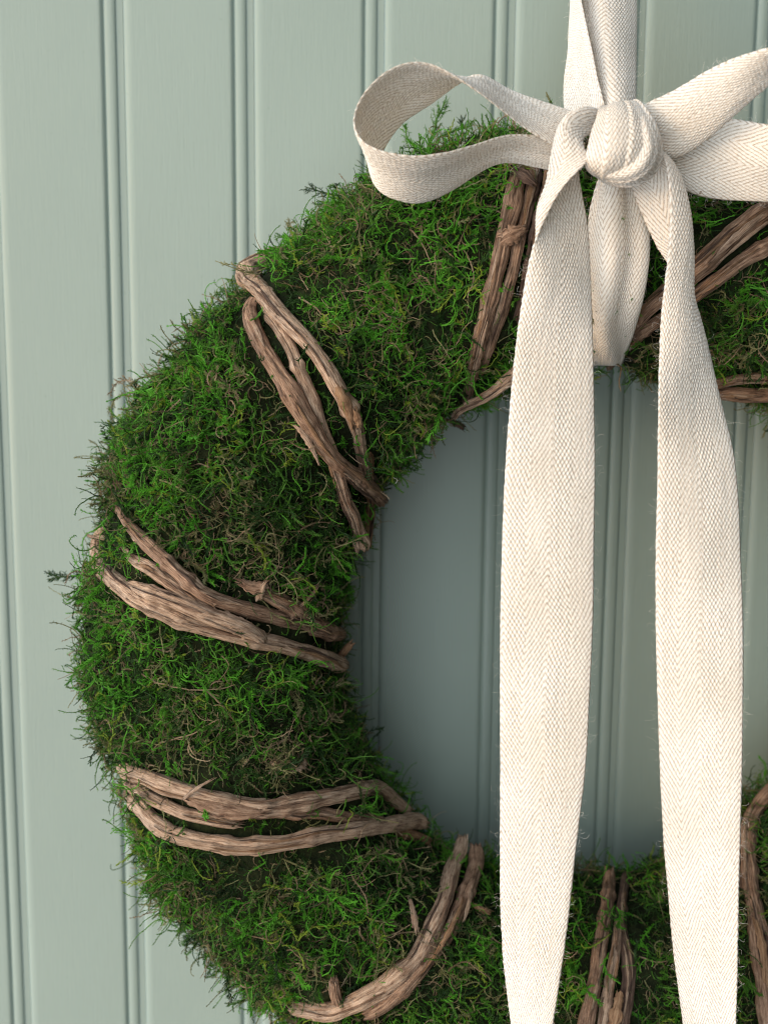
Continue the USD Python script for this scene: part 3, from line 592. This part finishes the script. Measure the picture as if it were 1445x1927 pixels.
# the tails
TL = [(1150, 258, 88, 1132, 216, 91, 1150, 228, 86), (1118, 250, 94, 1092, 206, 96, 1122, 214, 88), (1096, 262, 98, 1058, 228, 98, 1105, 222, 89), (1103, 290, 100, 1042, 272, 98, 1092, 262, 90), (1094, 312, 101, 1034, 318, 97, 1086, 310, 90), (1062, 346, 101, 1026, 356, 96, 1090, 350, 90), (1034, 392, 99, 1016, 398, 95, 1099, 395, 89.5), (1010, 446, 96, 1028, 446, 94, 1105, 446, 89),
      (988, 545, 93, 1046, 545, 92.5, 1110, 545, 88)]
for (y, xl, xr, dl, dr) in [(640, 974, 1113, 91.5, 89), (750, 963, 1116, 91, 89.5), (880, 953, 1118, 90.5, 90), (1000, 948, 1116, 90, 90.5), (1150, 944, 1114, 90, 91), (1300, 943, 1108, 90, 92), (1450, 943, 1099, 90, 92.5), (1600, 943, 1081, 90, 93), (1740, 945, 1066, 89, 93.5), (1860, 954, 1049, 88, 94), (1960, 966, 1034, 87, 95), (2060, 985, 1020, 84, 98)]:
    TL.append((xl, y, dl, (xl + xr) / 2, y + 2, (dl + dr) / 2 + 0.8, xr, y, dr))
band('tail', TL, 8, wave=0.3)
TR = [(1215, 270, 87, 1205, 290, 86, 1180, 300, 83), (1244, 292, 94, 1246, 300, 89, 1186, 332, 84), (1256, 318, 97, 1276, 345, 91, 1194, 362, 85), (1262, 390, 97, 1293, 392, 92, 1216, 416, 85), (1262, 440, 96.5, 1302, 440, 92, 1238, 462, 85), (1257, 500, 96, 1306, 500, 92, 1262, 500, 86), (1249, 570, 95, 1300, 570, 93, 1304, 570, 87), (1244, 640, 94, 1296, 640, 93, 1328, 640, 88)]
for (y, xl, xr, dl, dr) in [(740, 1242, 1351, 94, 86), (850, 1240, 1377, 92, 88), (1000, 1237, 1390, 91, 89), (1150, 1236, 1395, 90, 91), (1300, 1239, 1396, 89, 92), (1450, 1244, 1394, 88, 93), (1600, 1252, 1390, 88, 94), (1740, 1264, 1387, 87, 96), (1860, 1277, 1385, 86, 97), (1960, 1290, 1382, 85, 98), (2060, 1303, 1378, 84, 98)]:
    TR.append((xl, y, dl, (xl + xr) / 2, y + 2, (dl + dr) / 2 + 0.8, xr, y, dr))
band('tail', TR, 9, wave=0.3)
# ------------------------------------------------------------------ moss sprigs
def ribbon_tri(P, w, sides=3):
    """Thin 3-sided tube along P with radii w."""
    m, _ = tube(P, w, sides, ends=False)
    return m

def make_sprig(rng, L, kind):
    """One sprig rooted at the origin, growing along +x, +z away from the moss. Lengths in mm; returns (V, F)."""
    n = 13
    t = np.linspace(0, 1, n)
    curl = rng.normal(0, 1.0, 2)
    ang = np.cumsum(np.full(n, curl[0] * (3.6 if kind == 'curl' else 1.8) / n) + rng.normal(0, 0.24, n) + 0.5 * np.sin(t * rng.uniform(4, 11) + rng.uniform(0, 6)) / 3)
    lift = np.cumsum(np.full(n, curl[1] * 0.8 / n) + rng.normal(0, 0.13, n)) + 0.05
    st = np.stack([np.cos(ang) * np.cos(lift), np.sin(ang) * np.cos(lift), np.sin(lift)], 1) * (L / (n - 1))
    P = np.concatenate([[[0, 0, 0]], np.cumsum(st, 0)[:-1]])
    r = {'feather': 0.17, 'curl': 0.18, 'bare': 0.15, 'tuft': 0.15}[kind] * (1.0 - 0.55 * t)
    parts = [ribbon_tri(P, r)]
    def leaf(p, d, ln, w):
        d = d / np.linalg.norm(d)
        s = np.cross(d, rng.normal(0, 1, 3)); s /= np.linalg.norm(s)
        mid = p + d * ln * 0.45
        tip = p + d * ln + rng.normal(0, 0.12 * ln, 3)
        V = np.array([p - s * w * 0.4, mid + s * w, tip, mid - s * w])
        return V, np.array([[0, 1, 2], [0, 2, 3]])
    T = np.gradient(P, axis=0); T /= np.linalg.norm(T, axis=1, keepdims=True)
    if kind == 'feather' or kind == 'tuft':
        nbr = 26 if kind == 'feather' else 14
        for i in range(nbr):
            f = 0.12 + 0.86 * i / nbr
            k = min(int(f * (n - 1)), n - 2); u = f * (n - 1) - k
            p = P[k] * (1 - u) + P[k + 1] * u
            side = 1 if i % 2 else -1
            lat = np.cross(T[k], [0, 0, 1.0]) * side
            d = T[k] * rng.uniform(0.7, 1.2) + lat * rng.uniform(0.5, 1.0) + np.array([0, 0, rng.normal(0.1, 0.35)])
            d /= np.linalg.norm(d)
            bl = L * rng.uniform(0.08, 0.19) * (1.15 - 0.7 * f)
            q = np.stack([p, p + d * bl * 0.5 + rng.normal(0, 0.05, 3) * bl, p + d * bl + T[k] * bl * 0.15 + rng.normal(0, 0.08, 3) * bl])
            parts.append(ribbon_tri(q, np.array([0.13, 0.15, 0.05])))
            for g in (0.3, 0.55, 0.8):
                pp = q[0] * (1 - g) + q[2] * g
                for _ in range(2):
                    parts.append(leaf(pp, d + rng.normal(0, 0.6, 3), rng.uniform(0.35, 0.65), 0.08))
    nl = {'feather': 24, 'curl': 84, 'bare': 4, 'tuft': 50}[kind]
    for i in range(nl):
        f = rng.uniform(0.08, 1.0)
        k = min(int(f * (n - 1)), n - 2); u = f * (n - 1) - k
        p = P[k] * (1 - u) + P[k + 1] * u
        parts.append(leaf(p, T[k] * 0.9 + rng.normal(0, 0.55, 3), rng.uniform(0.28, 0.62), 0.075))
    V, F, o = [], [], 0
    for v, f in parts:
        V.append(v); F.append(np.asarray(f) + o); o += len(v)
    return np.vstack(V), np.vstack(F)

mrng = np.random.default_rng(21)
moss_path = numbered(wreath, 'moss')
pi = UsdGeom.PointInstancer.Define(stage, moss_path)
data(pi.GetPrim(), kind='stuff')
KINDS = ['curl', 'curl', 'feather', 'curl', 'curl', 'curl', 'tuft', 'bare', 'curl', 'curl', 'curl', 'tuft']
protos, proto_of = [], {}
for ci in range(6):
    proto_of[ci] = []
    for ki, kind in enumerate(KINDS):
        if ci == 5 and kind in ('feather', 'tuft'): kind = 'bare'
        if ci in (2, 3) and kind == 'bare': kind = 'tuft'
        V, F = make_sprig(mrng, mrng.uniform(7.5, 12.5), kind)
        p = f'{moss_path}/sprig_{ci * len(KINDS) + ki:03d}'
        usdkit.mesh(stage, p, (V * MM, F), MOSS[ci], smooth=False)
        proto_of[ci].append(len(protos)); protos.append(p)
for p in protos:
    pi.CreatePrototypesRel().AddTarget(p)
NM = 84000
a = mrng.uniform(-PI, PI, NM * 2); b = mrng.uniform(-1.95, 1.85, NM * 2)
rr = ((r_out(a) + r_in(a)) / 2 + (r_out(a) - r_in(a)) / 2 * np.sin(b))
keep = mrng.uniform(0, rr.max(), NM * 2) < rr
# only what the picture (and a step to the side) can see
Pw = core(a, b)
rel = Pw - CAM
sx = IMW / 2 + FPX * (rel @ rgt) / (rel @ fwd); sy = IMH / 2 - FPX * (rel @ upv) / (rel @ fwd)
keep &= (sx > -100) & (sx < 1650) & (sy > -50) & (sy < 2150)
a, b, Pw = a[keep][:NM], b[keep][:NM], Pw[keep][:NM]
nI = len(a)
Nn = core_normal(a, b)
# direction field: coherent patches of lay
fang = fbm(Pw * 60 + 7, 2, 31) * 5 * PI + mrng.normal(0, 0.6, nI)
t1 = np.cross(Nn, [0.1, 0.2, 1.0]); t1 /= np.linalg.norm(t1, axis=1, keepdims=True)
t2 = np.cross(Nn, t1)
dirn = np.cos(fang)[:, None] * t1 + np.sin(fang)[:, None] * t2
dirn += np.array([0, 0, -0.25])       # combed a little downwards
tuftn = fbm(Pw * 150 + 5, 2, 55)
lift = np.abs(mrng.normal(0.0, 0.20, nI)) - 0.14 + np.where((tuftn > 0.62) & (mrng.uniform(0, 1, nI) < 0.35), 0.5, 0.0)
dirn = dirn - np.sum(dirn * Nn, 1, keepdims=True) * Nn
dirn /= np.linalg.norm(dirn, axis=1, keepdims=True)
X = dirn * np.cos(lift)[:, None] + Nn * np.sin(lift)[:, None]
Y = np.cross(Nn, X); Y /= np.linalg.norm(Y, axis=1, keepdims=True)
Z = np.cross(X, Y)
roll = mrng.normal(0, 0.9, nI)
Y2 = Y * np.cos(roll)[:, None] + Z * np.sin(roll)[:, None]
Z2 = np.cross(X, Y2)
M = np.stack([X, Y2, Z2], 2)          # columns
from scipy.spatial.transform import Rotation
quat = Rotation.from_matrix(M).as_quat()   # x y z w
clump = fbm(Pw * 105 + 2, 2, 91) - 0.5
depth = (mrng.uniform(-1.2, 2.0, nI) + clump * 10.0) * MM
pos = Pw + Nn * depth[:, None] - X * 3.0 * MM
scl = mrng.uniform(0.55, 1.2, nI) * np.where(np.abs(b) > 1.15, 0.8, 1.0)
low = np.arange(nI) % 5 < 2        # a short flat layer that covers the body
depth = np.where(low, mrng.uniform(-1.0, 0.6, nI) * MM, depth); scl = np.where(low, scl * 0.6, scl)
pos = Pw + Nn * depth[:, None] - X * (3.0 * scl * MM)[:, None]
from scipy.spatial import cKDTree
vtree, vrad = cKDTree(np.vstack(VP)), np.concatenate(VR)
rtree = cKDTree(np.vstack(RP))
okk = (clump > -0.10) | low | (mrng.uniform(0, 1, nI) < 0.6)
for f in (0.0, 5.0, 10.0):
    dist, near = vtree.query(pos + X * (f * scl * MM)[:, None])
    okk &= dist > vrad[near] + np.where(low, 0.0, 0.3 + 0.8 * mrng.uniform(0, 1, nI)) * MM
    okk &= rtree.query(pos + X * (f * scl * MM)[:, None])[0] > 2.8 * MM
okk |= mrng.uniform(0, 1, nI) < 0.035
patch = fbm(Pw * 34 + 3, 3, 71)
patch2 = fbm(Pw * 70 + 9, 2, 83)
# the freshest patches of moss
for gx, gy, gr in [(790, 480, 70), (880, 545, 60), (210, 1170, 75), (230, 1320, 80), (1420, 540, 70), (640, 1760, 60), (330, 780, 50), (560, 1060, 50), (700, 650, 60), (610, 430, 40), (900, 690, 40), (1090, 1740, 50)]:
    g0 = at(gx, gy, surf(np.array(gx), np.array(gy))[0])
    patch = patch + 0.38 * np.exp(-np.sum((Pw - g0) ** 2, 1) / (gr / 7.5 * MM) ** 2)
ci = np.zeros(nI, int)
rnd = mrng.uniform(0, 1, nI)
for i in range(nI):
    v, w, q = patch[i], patch2[i], rnd[i]
    green = np.clip((v - 0.36) / 0.28, 0, 1); olive = np.clip((w - 0.42) / 0.25, 0, 1)
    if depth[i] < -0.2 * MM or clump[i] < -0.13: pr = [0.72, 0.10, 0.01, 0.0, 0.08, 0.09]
    else: pr = [0.22, 0.26, 0.02 + 0.75 * green ** 1.7, 0.02 + 0.09 * green, 0.12 + 0.70 * olive * (1 - 0.6 * green), 0.06 + 0.34 * olive * (1 - 0.5 * green)]
    c = np.cumsum(pr) / np.sum(pr)
    ci[i] = int(np.searchsorted(c, q))
pidx = np.array([proto_of[min(c, 5)][mrng.integers(len(KINDS))] for c in ci])
pidx, pos, quat, scl = pidx[okk], pos[okk], quat[okk], scl[okk]
pi.CreateProtoIndicesAttr(Vt.IntArray.FromNumpy(pidx.astype(np.int32)))
pi.CreatePositionsAttr(Vt.Vec3fArray.FromNumpy(pos.astype(np.float32)))
pi.CreateOrientationsAttr(Vt.QuathArray([Gf.Quath(float(q[3]), float(q[0]), float(q[1]), float(q[2])) for q in quat]))
pi.CreateScalesAttr(Vt.Vec3fArray.FromNumpy(np.repeat(scl[:, None], 3, 1).astype(np.float32)))


# ------------------------------------------------------------------ single sprigs, stems and scraps of the wreath
srng = np.random.default_rng(404)
def sprig(pts, ci=1, r=0.28, br=1.0, every=0.8, lift=2.0, d=None, name='moss_sprig', leaf=0.8):
    """A sprig along photo pixels (x, y, extra mm); br = length of the side branches in mm. d: depth if off the moss."""
    p = np.array([(q + (0.0,))[:3] for q in pts], float)
    dd = surf(p[:, 0], p[:, 1])[0] + lift if d is None else np.full(len(p), float(d))
    W = at(p[:, 0], p[:, 1], dd + p[:, 2]) * 1000
    if d is not None: br, leaf, r = br * 1.35, leaf * 1.15, r * 1.1
    n = 30
    S, L = spline(W, n)
    S = S + (fbm(np.stack([np.linspace(0, L * 0.35, n), np.zeros(n) + srng.uniform(0, 99), np.zeros(n)], -1)[:, None] + np.array([[0, 0, 0], [9, 5, 0], [3, 8, 2]])[None], 2) - 0.5) * 0.9
    t = np.linspace(0, 1, n)
    parts = [tube(S, r * (1 - 0.6 * t), 5, ends=False)[0]]
    T = np.gradient(S, axis=0); T /= np.linalg.norm(T, axis=1, keepdims=True)
    def spike(q, dr, ln, w):
        dr = dr / np.linalg.norm(dr)
        sd = np.cross(dr, srng.normal(0, 1, 3)); sd /= np.linalg.norm(sd)
        parts.append((np.array([q - sd * w * 0.4, q + dr * ln * 0.4 + sd * w, q + dr * ln + srng.normal(0, 0.12 * ln, 3), q + dr * ln * 0.4 - sd * w]), np.array([[0, 1, 2], [0, 2, 3]])))
    if br > 0:
        nb_ = max(2, int(L / every))
        for i in range(nb_):
            f = 0.06 + 0.92 * i / nb_
            k = min(int(f * (n - 1)), n - 2)
            lat = np.cross(T[k], srng.normal(0, 1, 3)); lat /= np.linalg.norm(lat)
            dr = T[k] * srng.uniform(0.5, 1.0) + lat
            dr /= np.linalg.norm(dr)
            bl = br * srng.uniform(0.5, 1.2) * (1.1 - 0.6 * f)
            q = np.stack([S[k], S[k] + dr * bl * 0.5, S[k] + dr * bl + T[k] * bl * 0.25 + srng.normal(0, 0.1, 3) * bl])
            parts.append(tube(q, np.array([0.14, 0.13, 0.05]), 3, ends=False)[0])
            for g in np.arange(0.2, 1.0, 0.2):
                for _ in range(2):
                    spike(q[0] * (1 - g) + q[2] * g, dr + srng.normal(0, 0.7, 3), leaf * srng.uniform(0.6, 1.1), 0.11)
    V, F, o = [], [], 0
    for v, f in parts:
        V.append(v); F.append(np.asarray(f) + o); o += len(v)
    return obj(name, (np.vstack(V) * MM, np.vstack(F)), MOSS[ci], wreath, smooth=False)

# sprigs standing out from the edge
sprig([(800, 300), (812, 255), (828, 215), (838, 186)], 1, 0.4, 3.2, 0.5, d=30, leaf=1.2)
sprig([(822, 262), (850, 248), (872, 240), (890, 232)], 1, 0.3, 2.4, 0.5, d=31, leaf=1.1)
sprig([(838, 280), (862, 262), (870, 235), (868, 218)], 0, 0.3, 2.2, 0.5, d=30, leaf=1.0)
sprig([(800, 290), (778, 275), (766, 255), (764, 232)], 1, 0.3, 1.8, 0.5, d=29, leaf=1.0)
sprig([(930, 260), (950, 246), (975, 240)], 0, 0.3, 2.0, 0.5, d=34)
sprig([(640, 378), (612, 362), (590, 356), (574, 350)], 0, 0.3, 2.2, 0.5, d=33, leaf=1.0)
sprig([(650, 375), (640, 358), (622, 346)], 1, 0.3, 1.9, 0.5, d=33, leaf=1.0)
sprig([(180, 1076), (150, 1082), (120, 1086), (90, 1090)], 0, 0.32, 1.9, 0.5, d=36, leaf=1.0)
sprig([(110, 1088), (96, 1082), (86, 1080)], 0, 0.3, 1.5, 0.4, d=36, leaf=0.9)
sprig([(188, 1000), (166, 1004), (157, 1020), (157, 1048), (164, 1066)], 2, 0.22, 0.5, 1.6, d=38, leaf=0.5)
sprig([(262, 728), (235, 716), (214, 726), (208, 748)], 5, 0.22, 1.2, 0.6, d=34, leaf=0.7)
sprig([(262, 760), (236, 745), (216, 752), (210, 780), (208, 812)], 4, 0.24, 1.4, 0.6, d=33, leaf=0.8)
sprig([(262, 785), (238, 790), (222, 792), (224, 812), (218, 818)], 0, 0.26, 0.4, 2.0, d=35, leaf=0.5)
sprig([(226, 905), (205, 902), (192, 912), (186, 926)], 0, 0.28, 1.0, 0.8, d=35)
sprig([(200, 945), (186, 940), (174, 946)], 0, 0.24, 0.6, 0.9, d=35)
sprig([(290, 1590), (262, 1606), (238, 1626), (212, 1637), (210, 1628)], 0, 0.24, 0.0, d=34)
sprig([(280, 1575), (262, 1572), (246, 1580)], 0, 0.2, 0.6, 0.8, d=34)
sprig([(400, 1790), (398, 1812), (396, 1834), (406, 1838)], 0, 0.3, 2.2, 0.5, d=33, leaf=1.0)
sprig([(405, 1798), (424, 1830), (430, 1858), (432, 1880)], 0, 0.28, 2.0, 0.5, d=32, leaf=1.0)
sprig([(430, 1800), (448, 1822), (456, 1836)], 0, 0.26, 1.6, 0.6, d=32)
sprig([(345, 1742), (330, 1728), (318, 1720)], 1, 0.2, 0.5, 0.9, d=33)
sprig([(490, 1872), (478, 1888), (486, 1902), (498, 1896)], 2, 0.22, 0.9, 0.6, d=33)
sprig([(180, 1395), (198, 1386), (222, 1382)], 0, 0.3, 0.9, 0.8, d=36)
sprig([(166, 1290), (146, 1270), (138, 1256)], 1, 0.26, 1.4, 0.5, d=36)
sprig([(172, 1225), (148, 1232), (136, 1244)], 1, 0.26, 1.4, 0.5, d=36)
for pts, c in [([(560, 452), (545, 432), (552, 415)], 4), ([(545, 460), (528, 446), (518, 450)], 1), ([(440, 560), (418, 548), (402, 556)], 1), ([(352, 640), (330, 640), (318, 660)], 0), ([(330, 690), (312, 700), (300, 694)], 4), ([(246, 800), (226, 826), (214, 850)], 4), ([(200, 1010), (184, 1014), (176, 1030)], 1),
               ([(170, 1110), (150, 1124), (146, 1140)], 2), ([(162, 1160), (144, 1172), (152, 1190)], 1), ([(200, 1330), (184, 1320), (170, 1326)], 1), ([(225, 1420), (212, 1436), (226, 1446)], 0), ([(300, 1660), (290, 1676), (304, 1690)], 1), ([(370, 1760), (352, 1766), (344, 1782)], 1), ([(690, 352), (676, 336), (690, 326)], 0), ([(470, 520), (456, 512), (444, 524)], 1)]:
    sprig(pts, c, 0.26, 1.7, 0.45, d=36, leaf=0.9)
# bright and dry stems lying on the moss
for pts, c, r_ in [([(722, 512), (738, 540), (750, 570), (764, 600)], 3, 0.30), ([(868, 545), (845, 560), (830, 578), (812, 588)], 3, 0.24), ([(470, 1005), (485, 1030), (500, 1050), (492, 1078)], 3, 0.26),
                   ([(515, 1210), (518, 1245), (510, 1262)], 2, 0.26), ([(545, 1290), (530, 1270), (500, 1255)], 3, 0.24), ([(560, 1770), (600, 1745), (650, 1740), (690, 1732)], 3, 0.26),
                   ([(520, 1710), (545, 1745), (560, 1770)], 3, 0.24), ([(470, 1430), (500, 1410), (520, 1380)], 2, 0.24), ([(700, 640), (720, 622), (745, 615)], 2, 0.22), ([(420, 720), (416, 750), (428, 780)], 2, 0.24),
                   ([(870, 470), (895, 450), (900, 430)], 2, 0.22), ([(1390, 640), (1410, 620), (1440, 610)], 2, 0.22), ([(1260, 700), (1290, 690), (1320, 694)], 1, 0.22), ([(1090, 1700), (1100, 1740), (1112, 1770)], 2, 0.3), ([(1230, 1740), (1215, 1760), (1200, 1790)], 2, 0.26)]:
    sprig(pts, c, r_, 1.4, 0.6, lift=2.6, leaf=0.7)
for pts in [[(262, 1268), (300, 1284), (350, 1296), (440, 1290)], [(340, 1704), (380, 1690), (420, 1672), (450, 1655)], [(655, 1655), (675, 1672), (695, 1690)], [(560, 1000), (590, 985), (640, 990)], [(585, 470), (600, 492), (590, 515), (560, 508)],
            [(300, 745), (330, 760), (352, 800)], [(390, 1300), (420, 1330), (450, 1370)], [(300, 905), (350, 925), (395, 960)], [(620, 560), (650, 548), (690, 552)], [(560, 560), (620, 600), (650, 640), (655, 690)], [(770, 430), (800, 470), (810, 500)],
            [(840, 700), (870, 690), (890, 660)], [(300, 1400), (360, 1380), (420, 1350)], [(540, 1620), (590, 1650), (620, 1700)], [(430, 1740), (470, 1760), (520, 1770)], [(1200, 1800), (1240, 1812), (1262, 1805)], [(330, 1010), (380, 1000), (420, 985)]]:
    sprig(pts, 5 if srng.uniform() < 0.6 else 4, 0.24, 0.3, 1.6, lift=2.8, name='dry_stem', leaf=0.4)

# scraps: a dry leaf and a bit of pale fluff caught in the moss
def scrap(px, py, w, h, rot, mat_key, seed, lift=3.0):
    c, sn = math.cos(rot), math.sin(rot)
    pts = [(px - w * c, py - w * sn, 0), (px - 0.3 * w * c, py - 0.3 * w * sn, 1.0), (px + 0.4 * w * c, py + 0.4 * w * sn, 0.6), (px + w * c, py + w * sn, 0)]
    strip(wreath, pts, (h * 0.3, h, h * 0.9, h * 0.25), mat_key, seed, lift, name='dry_leaf', curl=0.35)
scrap(562, 1436, 20, 2.4, -0.8, 'tan', 301)
scrap(530, 1440, 18, 1.8, 0.3, 'brown', 302)
scrap(812, 718, 9, 0.8, 0.1, 'tan', 303)
scrap(240, 900, 12, 1.0, 1.2, 'orange', 304)
scrap(395, 1145, 14, 1.2, 0.9, 'tan', 305, 1.5)
fluff = []
for c0, nf in ((at(734, 858, 50), 7),):
    for k in range(nf):
        q = c0 + np.cumsum(np.vstack([np.zeros(3), srng.normal(0, 0.45 * MM, (7, 3)) + srng.normal(0, 0.35 * MM, 3)]), 0)
        fluff.append(tube(spline(q, 24)[0], np.full(24, 0.07 * MM), 3, ends=False)[0])
def join(parts):
    V, F, o = [], [], 0
    for v, f in parts:
        V.append(v); F.append(np.asarray(f) + o); o += len(v)
    return np.vstack(V), np.vstack(F)
obj('fluff', join(fluff), cotton, wreath, smooth=False)
# lint standing off the edges of the ribbon
lint = []
for E, cnt in EDGES:
    for k in range(cnt):
        i = srng.integers(1, len(E) - 1)
        q0, out = E[i, 0], E[i, 0] - E[i, 1]
        out = out / np.linalg.norm(out)
        tg = E[i + 1, 0] - E[i - 1, 0]; tg /= np.linalg.norm(tg)
        ln = srng.uniform(0.5, 2.4) * MM
        dr = out + tg * srng.normal(0, 0.7) + srng.normal(0, 0.3, 3); dr /= np.linalg.norm(dr)
        q = np.stack([q0, q0 + dr * ln * 0.4, q0 + dr * ln * 0.75 + srng.normal(0, 0.15, 3) * ln, q0 + dr * ln + srng.normal(0, 0.3, 3) * ln])
        lint.append(tube(spline(q, 8)[0], np.full(8, 0.013 * MM), 3, ends=False)[0])
obj('lint', join(lint), cotton, ribbon, smooth=False, kind='stuff')
